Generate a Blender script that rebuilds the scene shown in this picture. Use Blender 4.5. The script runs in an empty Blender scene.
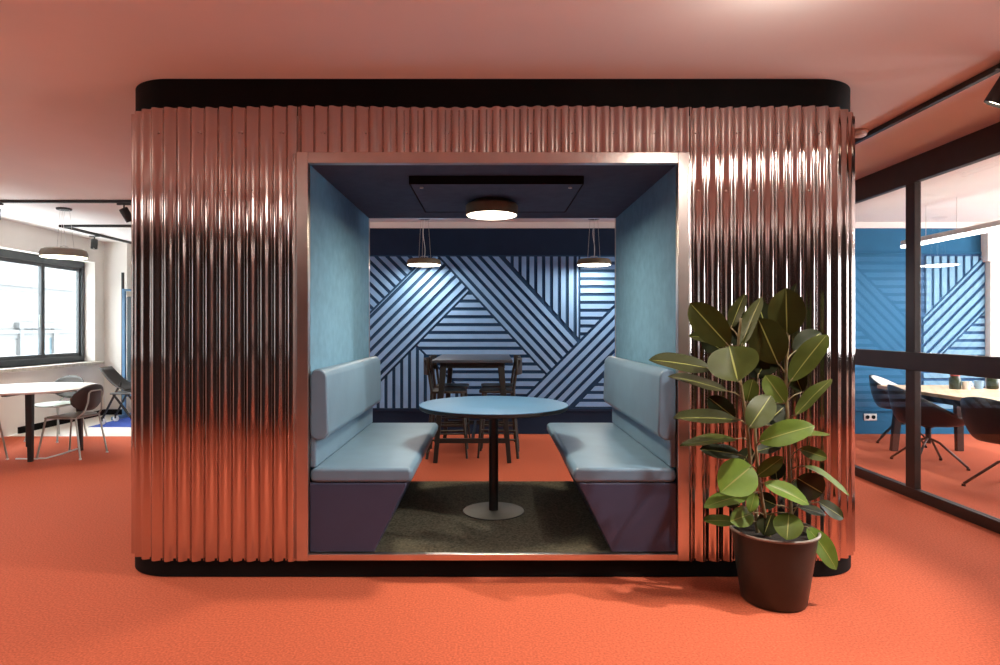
import bpy, bmesh, math, random
from mathutils import Vector, Matrix, Euler, noise
random.seed(7)
PI = math.pi
sc = bpy.context.scene
COL = sc.collection
F = 620.0; CX = 491.0; CY = 328.5; CAMZ = 1.40
def P(px, py, Y): return Vector(((px-CX)/F*Y, Y, CAMZ-(py-CY)/F*Y))

# ------------------------------------------------------------------ materials
def nodes(name):
    m = bpy.data.materials.new(name); m.use_nodes = True
    nt = m.node_tree; b = nt.nodes['Principled BSDF']
    return m, nt, b
def mat(name, col, rough=0.5, metal=0.0, spec=0.5, nscale=0, namp=0.0, bump=0.0, bscale=200, coat=0, emit=None, es=0):
    m, nt, b = nodes(name)
    b.inputs['Base Color'].default_value = (*col, 1)
    b.inputs['Roughness'].default_value = rough
    b.inputs['Metallic'].default_value = metal
    b.inputs['Specular IOR Level'].default_value = spec
    if coat: b.inputs['Coat Weight'].default_value = coat
    if emit:
        b.inputs['Emission Color'].default_value = (*emit, 1); b.inputs['Emission Strength'].default_value = es
    tc = nt.nodes.new('ShaderNodeTexCoord')
    if nscale:
        n = nt.nodes.new('ShaderNodeTexNoise'); n.inputs['Scale'].default_value = nscale; n.inputs['Detail'].default_value = 4
        nt.links.new(tc.outputs['Object'], n.inputs['Vector'])
        r = nt.nodes.new('ShaderNodeValToRGB')
        r.color_ramp.elements[0].position = .3; r.color_ramp.elements[1].position = .7
        r.color_ramp.elements[0].color = (*[c*(1-namp) for c in col], 1)
        r.color_ramp.elements[1].color = (*[min(1, c*(1+namp)) for c in col], 1)
        nt.links.new(n.outputs['Fac'], r.inputs['Fac']); nt.links.new(r.outputs['Color'], b.inputs['Base Color'])
    if bump:
        n2 = nt.nodes.new('ShaderNodeTexNoise'); n2.inputs['Scale'].default_value = bscale; n2.inputs['Detail'].default_value = 3
        nt.links.new(tc.outputs['Object'], n2.inputs['Vector'])
        bp = nt.nodes.new('ShaderNodeBump'); bp.inputs['Strength'].default_value = bump; bp.inputs['Distance'].default_value = .003
        nt.links.new(n2.outputs['Fac'], bp.inputs['Height']); nt.links.new(bp.outputs['Normal'], b.inputs['Normal'])
    return m

M = {}
M['carpet'] = mat('orange carpet', (.505,.116,.060), .95, spec=.1, nscale=95, namp=.24, bump=.22, bscale=300)
M['pale_floor'] = mat('pale floor', (.82,.78,.70), .5, nscale=3, namp=.05)
M['blue_carpet'] = mat('blue carpet', (.06,.10,.36), .95, spec=.1, nscale=200, namp=.2)
M['ceiling'] = mat('ceiling paint', (.88,.84,.81), .9, spec=.1, nscale=1.2, namp=.03)
M['white_wall'] = mat('white wall paint', (.84,.80,.74), .85, spec=.2, nscale=2, namp=.03)
M['dark_wall'] = mat('dark brown wall', (.035,.022,.020), .7, nscale=3, namp=.1)
M['navy_wall'] = mat('navy wall paint', (.012,.026,.060), .8, spec=.2, nscale=4, namp=.08)
M['blue_wall'] = mat('blue wall paint', (.026,.135,.27), .8, spec=.2, nscale=4, namp=.05)
M['slat'] = mat('grey blue slat paint', (.20,.39,.69), .6, nscale=8, namp=.06)
M['slat_back'] = mat('navy slat backing', (.008,.050,.125), .8)
M['slat2'] = mat('light blue slat paint', (.17,.37,.54), .6, nscale=8, namp=.05)
M['slat_back2'] = mat('deep blue slat backing', (.02,.09,.22), .8)
M['black'] = mat('matt black paint', (.005,.0045,.0045), .7, spec=.12, nscale=5, namp=.2)
M['black_metal'] = mat('black metal', (.012,.011,.011), .42, spec=.5, nscale=20, namp=.2)
M['frame'] = mat('dark bronze frame', (.030,.017,.012), .45, nscale=8, namp=.2)
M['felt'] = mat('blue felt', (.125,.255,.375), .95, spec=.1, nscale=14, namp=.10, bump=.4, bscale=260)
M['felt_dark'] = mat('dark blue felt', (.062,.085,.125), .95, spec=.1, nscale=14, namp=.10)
M['panel'] = mat('dark grey blue panel', (.066,.088,.128), .95, spec=.1, nscale=14, namp=.10)
M['vinyl'] = mat('blue grey vinyl', (.125,.215,.305), .42, spec=.5, nscale=6, namp=.06, bump=.12, bscale=30)
M['vinyl_shaded'] = mat('blue grey vinyl in shade', (.036,.050,.100), .45, spec=.5, nscale=6, namp=.06)  # bench vinyl again, darkened to paint in the shade on the fronts
M['booth_carpet'] = mat('dark olive carpet', (.085,.078,.056), .97, spec=.1, nscale=75, namp=.55, bump=.4, bscale=200)
M['tabletop'] = mat('blue tabletop laminate', (.045,.14,.27), .5, spec=.5, nscale=3, namp=.05)
M['plate'] = mat('brushed base plate', (.19,.18,.145), .5, metal=.6, nscale=9, namp=.08)
M['trim'] = mat('steel trim', (.66,.60,.57), .32, metal=1.0, nscale=6, namp=.06)
M['chrome'] = mat('pale grey green metal', (.40,.45,.41), .30, metal=.25, nscale=9, namp=.05)
M['white_top'] = mat('white tabletop', (.85,.83,.80), .35, nscale=4, namp=.02)
M['grey_shell'] = mat('brown grey chair shell', (.050,.044,.040), .5, nscale=8, namp=.1)
M['grey_shell2'] = mat('mid grey chair shell', (.050,.048,.042), .5, nscale=8, namp=.1)
M['pale_seat'] = mat('pale green seat', (.22,.25,.21), .5, nscale=8, namp=.08)
M['wood_dark'] = mat('dark stained wood', (.020,.015,.010), .45, nscale=12, namp=.35)
M['wood_top'] = mat('light oak tabletop', (.66,.46,.28), .45, nscale=6, namp=.14)
M['alu'] = mat('dark grey window frame', (.085,.095,.10), .45, metal=.3, nscale=9, namp=.08)
M['stone'] = mat('pale stone sill', (.62,.57,.49), .6, nscale=25, namp=.2)
M['lamp_brown'] = mat('olive brown lamp shell', (.16,.125,.075), .5, nscale=12, namp=.08)
M['lamp_grey'] = mat('taupe lamp shell', (.27,.26,.21), .5, nscale=12, namp=.06)
M['glow'] = mat('warm diffuser', (1,.95,.85), .5, emit=(1,.90,.70), es=7)
M['glow_cool'] = mat('cool diffuser', (1,1,1), .5, emit=(.95,.98,1), es=6)
M['white_pl'] = mat('white plastic', (.80,.80,.78), .4, nscale=10, namp=.02)
M['wire'] = mat('steel wire', (.55,.52,.48), .4, metal=.6, nscale=10, namp=.05)
M['pot'] = mat('dark brown pot', (.019,.021,.018), .38, spec=.45, nscale=7, namp=.15, bump=.1, bscale=40)
M['pot_rim'] = mat('worn pot rim', (.22,.19,.15), .5, nscale=9, namp=.2)
M['soil'] = mat('dark soil', (.018,.013,.010), 1, nscale=60, namp=.5, bump=.8, bscale=60)
M['stem'] = mat('brown green stem', (.16,.12,.05), .6, nscale=30, namp=.3)
M['blue_metal'] = mat('blue painted metal', (.10,.22,.38), .4, nscale=9, namp=.08)
M['facade'] = mat('pale facade plaster', (.085,.085,.083), .9, nscale=2, namp=.05)
M['facade_glass'] = mat('facade window glass', (.035,.055,.065), .3, nscale=2, namp=.1)
M['facade_trim'] = mat('grey facade trim', (.055,.057,.058), .9, nscale=2, namp=.05)
M['jar'] = mat('dark green jar', (.028,.040,.016), .3, nscale=60, namp=.6)
M['jar_red'] = mat('red jar lid', (.40,.07,.05), .4, nscale=9, namp=.1)
M['cup_blue'] = mat('pale blue cup', (.30,.48,.66), .35, nscale=9, namp=.05)
M['cup_white'] = mat('white cup', (.80,.78,.75), .35, nscale=9, namp=.03)

def metal_sheet():
    m, nt, b = nodes('galvanised corrugated steel')
    b.inputs['Metallic'].default_value = 1
    tc = nt.nodes.new('ShaderNodeTexCoord'); mp = nt.nodes.new('ShaderNodeMapping')
    mp.inputs['Scale'].default_value = (9, 9, .7)
    n = nt.nodes.new('ShaderNodeTexNoise'); n.inputs['Scale'].default_value = 1; n.inputs['Detail'].default_value = 3
    r = nt.nodes.new('ShaderNodeValToRGB')
    r.color_ramp.elements[0].color = (.47,.40,.38,1); r.color_ramp.elements[1].color = (.62,.545,.52,1)
    rr = nt.nodes.new('ShaderNodeMapRange'); rr.inputs['To Min'].default_value = .06; rr.inputs['To Max'].default_value = .14
    L = nt.links.new
    L(tc.outputs['Object'], mp.inputs['Vector']); L(mp.outputs['Vector'], n.inputs['Vector'])
    L(n.outputs['Fac'], r.inputs['Fac']); L(r.outputs['Color'], b.inputs['Base Color'])
    L(n.outputs['Fac'], rr.inputs['Value']); L(rr.outputs['Result'], b.inputs['Roughness'])
    return m
M['sheet'] = metal_sheet()

def glass_mat(name, tint, refl=1.0):
    m = bpy.data.materials.new(name); m.use_nodes = True; nt = m.node_tree
    for n in list(nt.nodes): nt.nodes.remove(n)
    o = nt.nodes.new('ShaderNodeOutputMaterial'); t = nt.nodes.new('ShaderNodeBsdfTransparent'); g = nt.nodes.new('ShaderNodeBsdfGlossy')
    t.inputs['Color'].default_value = (*tint, 1); g.inputs['Roughness'].default_value = 0.0
    L = nt.links.new
    ge = nt.nodes.new('ShaderNodeNewGeometry'); dt = nt.nodes.new('ShaderNodeVectorMath'); dt.operation = 'DOT_PRODUCT'
    L(ge.outputs['Incoming'], dt.inputs[0]); L(ge.outputs['Normal'], dt.inputs[1])
    def mth(op, a, b=None):
        n = nt.nodes.new('ShaderNodeMath'); n.operation = op
        for i, q in enumerate((a, b)):
            if q is None: continue
            if isinstance(q, (int, float)): n.inputs[i].default_value = q
            else: L(q, n.inputs[i])
        return n.outputs[0]
    sch = mth('ADD', mth('MULTIPLY', mth('POWER', mth('SUBTRACT', 1.0, mth('ABSOLUTE', dt.outputs['Value'])), 5.0), .96), .04)   # Schlick reflectance of a glass face
    mu = nt.nodes.new('ShaderNodeMath'); mu.operation = 'MULTIPLY'; mu.inputs[1].default_value = refl; mu.use_clamp = True
    mx = nt.nodes.new('ShaderNodeMixShader')
    L(sch, mu.inputs[0]); L(mu.outputs[0], mx.inputs['Fac'])
    L(t.outputs[0], mx.inputs[1]); L(g.outputs[0], mx.inputs[2]); L(mx.outputs[0], o.inputs['Surface'])
    return m
M['glass'] = glass_mat('clear glass', (.97,.98,.97), 1.5)
M['glass_win'] = glass_mat('window glass', (.96,.98,.98), 1.0)

def leaf_mat():
    m, nt, b = nodes('rubber plant leaf')
    L = nt.links.new
    uv = nt.nodes.new('ShaderNodeUVMap'); uv.uv_map = 'UVMap'
    sp = nt.nodes.new('ShaderNodeSeparateXYZ'); L(uv.outputs[0], sp.inputs[0])
    s = nt.nodes.new('ShaderNodeMath'); s.operation = 'SUBTRACT'; s.inputs[1].default_value = .5; L(sp.outputs[0], s.inputs[0])
    a = nt.nodes.new('ShaderNodeMath'); a.operation = 'ABSOLUTE'; L(s.outputs[0], a.inputs[0])
    lt = nt.nodes.new('ShaderNodeMath'); lt.operation = 'LESS_THAN'; lt.inputs[1].default_value = .018; L(a.outputs[0], lt.inputs[0])
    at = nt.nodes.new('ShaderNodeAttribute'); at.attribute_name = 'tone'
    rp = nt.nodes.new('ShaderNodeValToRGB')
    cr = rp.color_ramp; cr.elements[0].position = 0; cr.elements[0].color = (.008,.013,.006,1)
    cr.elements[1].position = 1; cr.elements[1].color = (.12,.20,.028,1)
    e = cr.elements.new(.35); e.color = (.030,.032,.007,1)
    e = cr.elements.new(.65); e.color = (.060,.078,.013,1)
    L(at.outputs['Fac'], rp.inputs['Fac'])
    tc = nt.nodes.new('ShaderNodeTexCoord')
    nz = nt.nodes.new('ShaderNodeTexNoise'); nz.inputs['Scale'].default_value = 18; L(tc.outputs['Object'], nz.inputs['Vector'])
    mr = nt.nodes.new('ShaderNodeMapRange'); mr.inputs['To Min'].default_value = .75; mr.inputs['To Max'].default_value = 1.25; L(nz.outputs['Fac'], mr.inputs['Value'])
    vm = nt.nodes.new('ShaderNodeVectorMath'); vm.operation = 'SCALE'; L(rp.outputs['Color'], vm.inputs[0]); L(mr.outputs['Result'], vm.inputs['Scale'])
    ge = nt.nodes.new('ShaderNodeNewGeometry')
    mxb = nt.nodes.new('ShaderNodeMixRGB'); mxb.inputs[2].default_value = (.050,.068,.018,1)
    fb = nt.nodes.new('ShaderNodeMath'); fb.operation = 'MULTIPLY'; fb.inputs[1].default_value = .8; L(ge.outputs['Backfacing'], fb.inputs[0])
    L(fb.outputs[0], mxb.inputs[0]); L(vm.outputs[0], mxb.inputs[1])
    mx = nt.nodes.new('ShaderNodeMixRGB'); mx.inputs[2].default_value = (.24,.25,.07,1)
    L(lt.outputs[0], mx.inputs[0]); L(mxb.outputs[0], mx.inputs[1]); L(mx.outputs[0], b.inputs['Base Color'])
    b.inputs['Roughness'].default_value = .42; b.inputs['Specular IOR Level'].default_value = .14
    return m
M['leaf'] = leaf_mat()

# ------------------------------------------------------------------ mesh builder
class MB:
    def __init__(s): s.bm = bmesh.new()
    def box(s, x0, x1, y0, y1, z0, z1):
        v = [s.bm.verts.new((x, y, z)) for z in (z0, z1) for y in (y0, y1) for x in (x0, x1)]
        for f in ((0,2,3,1),(4,5,7,6),(0,1,5,4),(2,6,7,3),(0,4,6,2),(1,3,7,5)): s.bm.faces.new([v[i] for i in f])
        return s
    def bar(s, a, b, w, h, up=(0,0,1), w2=None, h2=None):
        a = Vector(a); b = Vector(b); d = (b-a).normalized(); u = Vector(up)
        if abs(d.dot(u)) > .98: u = Vector((0,1,0))
        r = d.cross(u).normalized(); u = r.cross(d).normalized()
        w2 = w if w2 is None else w2; h2 = h if h2 is None else h2
        v = []
        for p, ww, hh in ((a, w, h), (b, w2, h2)):
            for sx, sy in ((-1,-1),(1,-1),(1,1),(-1,1)): v.append(s.bm.verts.new(p + r*sx*ww/2 + u*sy*hh/2))
        for f in ((3,2,1,0),(4,5,6,7),(0,1,5,4),(1,2,6,5),(2,3,7,6),(3,0,4,7)): s.bm.faces.new([v[i] for i in f])
        return s
    def tube(s, pts, r, n=8, closed=False, r1=None):
        pts = [Vector(p) for p in pts]; N = len(pts); rings = []
        pu = None
        for i, p in enumerate(pts):
            if closed: d = pts[(i+1) % N]-pts[i-1]
            else: d = pts[min(i+1, N-1)]-pts[max(i-1, 0)]
            d.normalize()
            u = pu if pu is not None else (Vector((0,0,1)) if abs(d.z) < .9 else Vector((1,0,0)))
            u = (u-d*u.dot(d)).normalized(); w = d.cross(u); pu = u
            rr = r if r1 is None else r+(r1-r)*i/(N-1)
            rings.append([s.bm.verts.new(p+(u*math.cos(2*PI*k/n)+w*math.sin(2*PI*k/n))*rr) for k in range(n)])
        for i in range(N if closed else N-1):
            A = rings[i]; B = rings[(i+1) % N]
            for k in range(n): s.bm.faces.new((A[k], A[(k+1) % n], B[(k+1) % n], B[k]))
        if not closed: s.bm.faces.new(rings[0][::-1]); s.bm.faces.new(rings[-1])
        return s
    def lathe(s, prof, c=(0,0,0), n=48, sx=1, sy=1):
        c = Vector(c); rings = []
        for r, z in prof:
            if r < 1e-6: rings.append([s.bm.verts.new(c+Vector((0,0,z)))])
            else: rings.append([s.bm.verts.new(c+Vector((r*math.cos(2*PI*k/n)*sx, r*math.sin(2*PI*k/n)*sy, z))) for k in range(n)])
        for A, B in zip(rings, rings[1:]):
            for k in range(n):
                k2 = (k+1) % n
                if len(A) == 1 and len(B) == 1: continue
                if len(A) == 1: s.bm.faces.new((A[0], B[k2], B[k]))
                elif len(B) == 1: s.bm.faces.new((A[k], A[k2], B[0]))
                else: s.bm.faces.new((A[k], A[k2], B[k2], B[k]))
        return s
    def prism(s, poly, ax, t0, t1):
        def mk(p, t):
            if ax == 'y': return (p[0], t, p[1])
            if ax == 'z': return (p[0], p[1], t)
            return (t, p[0], p[1])
        A = [s.bm.verts.new(mk(p, t0)) for p in poly]; B = [s.bm.verts.new(mk(p, t1)) for p in poly]
        n = len(poly)
        s.bm.faces.new(A); s.bm.faces.new(B[::-1])
        for i in range(n): s.bm.faces.new((A[i], B[i], B[(i+1) % n], A[(i+1) % n]))
        return s
    def build(s, name, m, parent=None, smooth=False, bevel=0, seg=2, solid=0, subsurf=0, offset=0):
        bmesh.ops.recalc_face_normals(s.bm, faces=s.bm.faces)
        me = bpy.data.meshes.new(name); s.bm.to_mesh(me); s.bm.free()
        o = bpy.data.objects.new(name, me); COL.objects.link(o)
        me.materials.append(M[m] if isinstance(m, str) else m)
        if smooth is True:
            for p in me.polygons: p.use_smooth = True
        elif smooth:
            me.shade_smooth() if hasattr(me, 'shade_smooth') else None
            for p in me.polygons: p.use_smooth = True
            me.set_sharp_from_angle(angle=math.radians(smooth))
        if solid:
            md = o.modifiers.new('s', 'SOLIDIFY'); md.thickness = solid; md.offset = offset
        if bevel:
            md = o.modifiers.new('b', 'BEVEL'); md.width = bevel; md.segments = seg; md.limit_method = 'ANGLE'; md.angle_limit = math.radians(35)
        if subsurf:
            md = o.modifiers.new('ss', 'SUBSURF'); md.levels = subsurf; md.render_levels = subsurf
        if parent: o.parent = parent
        return o
def rrect(x0, x1, z0, z1, r, n=6):
    out = []
    for cx, cz, a0 in ((x1-r, z1-r, 0), (x0+r, z1-r, PI/2), (x0+r, z0+r, PI), (x1-r, z0+r, 1.5*PI)):
        for k in range(n+1):
            a = a0+PI/2*k/n; out.append((cx+r*math.cos(a), cz+r*math.sin(a)))
    return out
def tag(o, label, cat, group=None, kind=None):
    o['label'] = label; o['category'] = cat
    if group: o['group'] = group
    if kind: o['kind'] = kind
    return o
def empty(name, loc=(0,0,0), rz=0):
    o = bpy.data.objects.new(name, None); o.location = loc; o.rotation_euler = (0,0,rz); o.empty_display_size = .1
    COL.objects.link(o); return o
def thing(name, label, cat, loc=(0,0,0), rz=0, group=None): return tag(empty(name, loc, rz), label, cat, group)
def struct(o, label=None, cat=None):
    o['kind'] = 'structure'
    if label: o['label'] = label; o['category'] = cat
    return o
def dup(root, loc, rz, label, group=None):
    r = root.copy(); COL.objects.link(r); r.location = loc; r.rotation_euler = (0,0,rz); r['label'] = label
    if group: r['group'] = group
    for ch in list(root.children):
        c = ch.copy(); COL.objects.link(c); c.parent = r
        for g in list(ch.children):
            d = g.copy(); COL.objects.link(d); d.parent = c
    return r

H = 2.808; WY = 8.23          # ceiling height, distance of the slatted wall
YB = -2.3                    # wall behind the viewer
# ------------------------------------------------------------------ room shell
struct(MB().box(-6.3, 8.1, YB, 8.05, -.1, 0).build('floor', 'carpet'), 'orange carpet covering the whole room', 'floor')
b = MB().box(-6.3, -3.0, 8.05, 10.3, -.1, -.002); struct(b.build('floor_pale', 'pale_floor'), 'pale smooth floor beyond the orange carpet at left', 'floor')
b = MB().box(-3.0, 8.1, 8.05, 8.6, -.1, -.002); struct(b.build('floor_edge', 'carpet'), 'strip of carpet under the slatted wall', 'floor')
b = MB().box(-5.72, -3.0, 8.80, 10.04, -.002, .004); struct(b.build('floor_blue', 'blue_carpet'), 'blue carpet patch at far left', 'floor')
struct(MB().box(-6.7, 8.3, YB-.2, 10.5, H, H+.12).build('ceiling', 'ceiling'), 'pale painted ceiling glowing pink above carpet', 'ceiling')
# left wall with window openings (window_1 seen in the photo; another one nearer the viewer)
WIN = [(.2, 2.6), (6.3, 9.86)]; WZ0, WZ1 = .88, 2.45
b = MB(); ys = 0.0
struct(MB().box(-6.62, -6.3, YB, 0.0, 0, H).build('wall_left_rear', 'dark_wall'), 'dark brown wall at left beside the viewer', 'wall')
for y0, y1 in WIN:
    b.box(-6.62, -6.3, ys, y0, 0, H); b.box(-6.62, -6.3, y0, y1, 0, WZ0); b.box(-6.62, -6.3, y0, y1, WZ1, H); ys = y1
b.box(-6.62, -6.3, ys, 10.3, 0, H)
struct(b.build('wall_left', 'white_wall'), 'cream wall with the window at left', 'wall')
b = MB().box(-6.3, -5.93, 10.1, 10.3, 0, H).box(-5.93, -2.9, 10.24, 10.4, 0, H)
struct(b.build('wall_far', 'white_wall'), 'cream wall at the far left corner', 'wall')
b = MB().box(-3.05, -2.9, 8.5, 10.3, 0, H); struct(b.build('wall_return', 'white_wall'), 'return wall behind the slatted wall', 'wall')
struct(MB().box(-6.5, 8.2, YB-.15, YB, 0, H).build('wall_rear', 'dark_wall'), 'dark brown wall behind the viewer', 'wall')
# back wall: navy in the lounge, blue in the glass room
struct(MB().box(-3.05, 3.50, WY, WY+.25, 0, 2.73).build('wall_back', 'navy_wall'), 'dark navy wall behind the slats', 'wall')
struct(MB().box(3.50, 8.1, WY, WY+.25, 0, 2.73).build('wall_glassroom', 'blue_wall'), 'blue wall at the end of the glass room', 'wall')
struct(MB().box(-3.05, 8.1, WY-.02, WY+.25, 2.73, H).build('trim_1', 'ceiling'), 'pale cornice strip above the navy wall', 'trim')
# right wall of the glass room with window
struct(MB().box(8.0, 8.2, YB, .3, 0, H).box(8.0, 8.2, .3, 2.2, 0, .8).box(8.0, 8.2, .3, 2.2, 2.5, H).build('wall_right_rear', 'white_wall'), 'pale wall of the glass room beside the viewer', 'wall')
b = MB(); b.box(8.0, 8.2, 2.2, 3.6, 0, H); b.box(8.0, 8.2, 3.6, 7.4, 0, .8); b.box(8.0, 8.2, 3.6, 7.4, 2.5, H); b.box(8.0, 8.2, 7.4, WY, 0, H)
struct(b.build('wall_right', 'white_wall'), 'pale wall of the glass room at right', 'wall')
# baseboards
b = MB().box(-6.3, -6.27, 8.25, 10.1, 0, .085); struct(b.build('baseboard_left', 'black'), 'dark baseboard under the window', 'baseboard')
b = MB().box(-6.27, -5.93, 10.07, 10.1, 0, .085).box(-5.93, -3.05, 10.21, 10.24, 0, .085); struct(b.build('baseboard_far', 'black'), 'dark baseboard at far corner', 'baseboard')
# lower rails on back wall
struct(MB().box(-3.05, 3.44, WY-.025, WY, .300, .335).build('trim_2', 'navy_wall', bevel=.004), 'navy rail under the slats', 'trim')
struct(MB().box(3.52, 6.55, WY-.025, WY, .300, .330).build('trim_3', 'blue_wall', bevel=.004), 'blue rail low on glass room wall', 'trim')
struct(MB().box(3.52, 6.55, WY-.02, WY, 2.39, 2.415).build('trim_4', 'blue_wall', bevel=.004), 'blue rail high on glass room wall', 'trim')

# left windows
def window(name, y0, y1, mull, label):
    e = empty(name, (-6.5, (y0+y1)/2, WZ0)); struct(e, label, 'window')
    oy = (y0+y1)/2
    def loc(mb, nm, m, **k):
        o = mb.build(nm, m, e, **k); o.matrix_parent_inverse = Matrix.Translation((6.5, -oy, -WZ0)); return o
    f = MB(); X0, X1 = -6.56, -6.46
    f.box(X0, X1, y0, y1, WZ0, WZ0+.09).box(X0, X1, y0, y1, WZ1-.10, WZ1).box(X0, X1, y0, y0+.07, WZ0+.09, WZ1-.10).box(X0, X1, y1-.07, y1, WZ0+.09, WZ1-.10)
    loc(f, 'window_frame', 'alu', bevel=.006)
    es = [y0+.07]+mull+[y1-.07]
    for i in range(len(es)-1):
        a, c = es[i], es[i+1]; s = MB(); w = .036
        s.box(-6.535, -6.485, a, a+w, WZ0+.09, WZ1-.10).box(-6.535, -6.485, c-w, c, WZ0+.09, WZ1-.10)
        s.box(-6.535, -6.485, a+w, c-w, WZ0+.09, WZ0+.145).box(-6.535, -6.485, a+w, c-w, WZ1-.155, WZ1-.10)
        loc(s, 'sash', 'alu', bevel=.005)
        loc(MB().box(-6.513, -6.507, a+w, c-w, WZ0+.145, WZ1-.155), 'pane', 'glass_win')
    if name == 'window_1':
        h = MB().bar((-6.478, 9.005-.10, 1.42), (-6.478, 9.005-.10, 1.60), .012, .02); loc(h, 'handle', 'chrome', bevel=.003)
    loc(MB().box(-6.46, -6.22, y0-.1, y1+.12, WZ0-.05, WZ0), 'window_sill', 'stone', bevel=.006)
    return e
window('window_1', 6.3, 9.86, [7.55, 8.98], 'grey framed window at left with stone sill')
window('window_2', .2, 2.6, [1.4], 'grey framed window near the viewer')
# window in glass room's right wall
e = empty('window_3', (8.1, 5.5, .8)); struct(e, 'wide window in the glass room wall', 'window')
f = MB()
for y in (3.6, 5.45, 7.33): f.box(8.06, 8.14, y, y+.07, .8, 2.5)
f.box(8.06, 8.14, 3.6, 7.4, .8, .88).box(8.06, 8.14, 3.6, 7.4, 2.42, 2.5)
o = f.build('window_frame', 'alu', e); o.matrix_parent_inverse = Matrix.Translation((-8.1, -5.5, -.8))
e = empty('window_4', (8.1, 1.25, .8)); struct(e, 'window of the glass room beside the viewer', 'window')
f = MB()
for y in (.3, 1.2, 2.13): f.box(8.06, 8.14, y, y+.07, .8, 2.5)
f.box(8.06, 8.14, .3, 2.2, .8, .88).box(8.06, 8.14, .3, 2.2, 2.42, 2.5)
o = f.build('window_frame', 'alu', e); o.matrix_parent_inverse = Matrix.Translation((-8.1, -1.25, -.8))
# facade outside
fe = thing('building', 'sunlit pale building facade across the street outside the window', 'building', (-15, 9, -4))
b = MB().box(-.3, 3, -14, 16, 0, 7.9); b.build('facade', 'facade', fe)
b = MB()
for z in (5.15, 6.35, 7.68): b.box(-.3, .04, -14, 16, z, z+.22).box(0.04, .09, -14, 16, z+.12, z+.22)
o = b.build('ledge', 'facade_trim', fe); o.location.x = 3
for k in range(7):
    y = -5.6+k*3.1
    w = MB().box(2.9, 3.03, y, y+1.1, 3.6, 5.3).build('window', 'facade_glass', fe)
    MB().box(3.0, 3.10, y-.12, y, 3.5, 5.4).box(3.0, 3.10, y+1.1, y+1.22, 3.5, 5.4).box(3.0, 3.14, y-.2, y+1.3, 5.4, 5.55).build('window_surround', 'facade_trim', fe)

# ------------------------------------------------------------------ glass partition
GX = 3.49
e = empty('glass_partition', (GX, 5, 0)); struct(e, 'dark framed glass partition at right', 'partition')
inv = Matrix.Translation((-GX, -5, 0))
def gp(mb, nm, m, **k):
    o = mb.build(nm, m, e, **k); o.matrix_parent_inverse = inv; return o
mull = [8.17, 6.65, 5.125, 3.3, 1.6, -.1, -1.8]
gp(MB().box(GX-.03, GX+.03, YB, WY, 2.60, H), 'head_beam', 'frame', bevel=.004)
gp(MB().box(GX-.03, GX+.03, YB, WY, 0, .085), 'bottom_rail', 'frame', bevel=.004)
gp(MB().box(GX-.035, GX+.035, YB, WY, 1.055, 1.205), 'middle_rail', 'frame', bevel=.004)
for y in mull:
    gp(MB().box(GX-.028, GX+.028, y-.055, y+.055, .085, 1.055).box(GX-.028, GX+.028, y-.055, y+.055, 1.205, 2.60), 'mullion', 'frame', bevel=.004)
for i in range(len(mull)-1):
    y1, y0 = mull[i]-.055, mull[i+1]+.055
    gp(MB().box(GX-.004, GX+.004, y0, y1, .085, 1.055), 'pane', 'glass'); gp(MB().box(GX-.004, GX+.004, y0, y1, 1.205, 2.60), 'pane', 'glass')

# white pilaster and dark door in the glass room
struct(MB().box(6.55, 6.78, WY-.10, WY, 0, 2.40).box(6.5, 8.0, WY-.12, WY, 2.28, 2.73).build('trim_5', 'white_wall', bevel=.006), 'white door surround in the glass room', 'trim')
d = struct(empty('door_1', (7.2, WY-.03, 0)), 'dark glazed door in white surround', 'door')
MB().box(-.42, .42, -.03, .0, 0, 2.28).build('door_leaf', 'facade_glass', d)
MB().bar((-.32, -.06, .95), (-.32, -.06, 1.15), .02, .02).build('door_handle', 'chrome', d)

# ------------------------------------------------------------------ slatted wall panels
def clip(poly, a, b_, c):      # keep a*x+b*y<=c
    out = []
    for i in range(len(poly)):
        p, q = poly[i], poly[(i+1) % len(poly)]
        dp, dq = a*p[0]+b_*p[1]-c, a*q[0]+b_*q[1]-c
        if dp <= 0: out.append(p)
        if dp*dq < 0:
            t = dp/(dp-dq); out.append((p[0]+(q[0]-p[0])*t, p[1]+(q[1]-p[1])*t))
    return out
def area(p): return abs(sum(p[i][0]*p[(i+1) % len(p)][1]-p[(i+1) % len(p)][0]*p[i][1] for i in range(len(p))))/2
def inset(poly, d):
    c = (sum(p[0] for p in poly)/len(poly), sum(p[1] for p in poly)/len(poly)); out = list(poly)
    for i in range(len(poly)):
        p, q = poly[i], poly[(i+1) % len(poly)]
        nx, ny = q[1]-p[1], p[0]-q[0]; l = math.hypot(nx, ny)
        if l < 1e-6: continue
        nx /= l; ny /= l; k = nx*p[0]+ny*p[1]
        if nx*c[0]+ny*c[1] > k: nx, ny, k = -nx, -ny, -k
        out = clip(out, nx, ny, k-d)
        if len(out) < 3: return []
    return out
def slats(mb, poly, dirx, diry, pitch, width, gap, tomap, y0, y1, phase=0):
    poly = inset(poly, gap)
    if len(poly) < 3: return
    l = math.hypot(dirx, diry); nx, ny = -diry/l, dirx/l
    ks = [nx*p[0]+ny*p[1] for p in poly]; k = math.floor(min(ks)/pitch)*pitch-pitch+phase
    while k < max(ks):
        q = clip(clip(poly, nx, ny, k+width), -nx, -ny, -k)
        if len(q) >= 3 and area(q) > 60: mb.prism([tomap(p) for p in q], 'y', y0, y1)
        k += pitch
def map1(p):
    v = P(370+p[0]/3.696, 240+p[1]/3.696, WY); return (v.x, v.z)
XL, XR, YT, YL = -330, 1230, 58, 624
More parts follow.
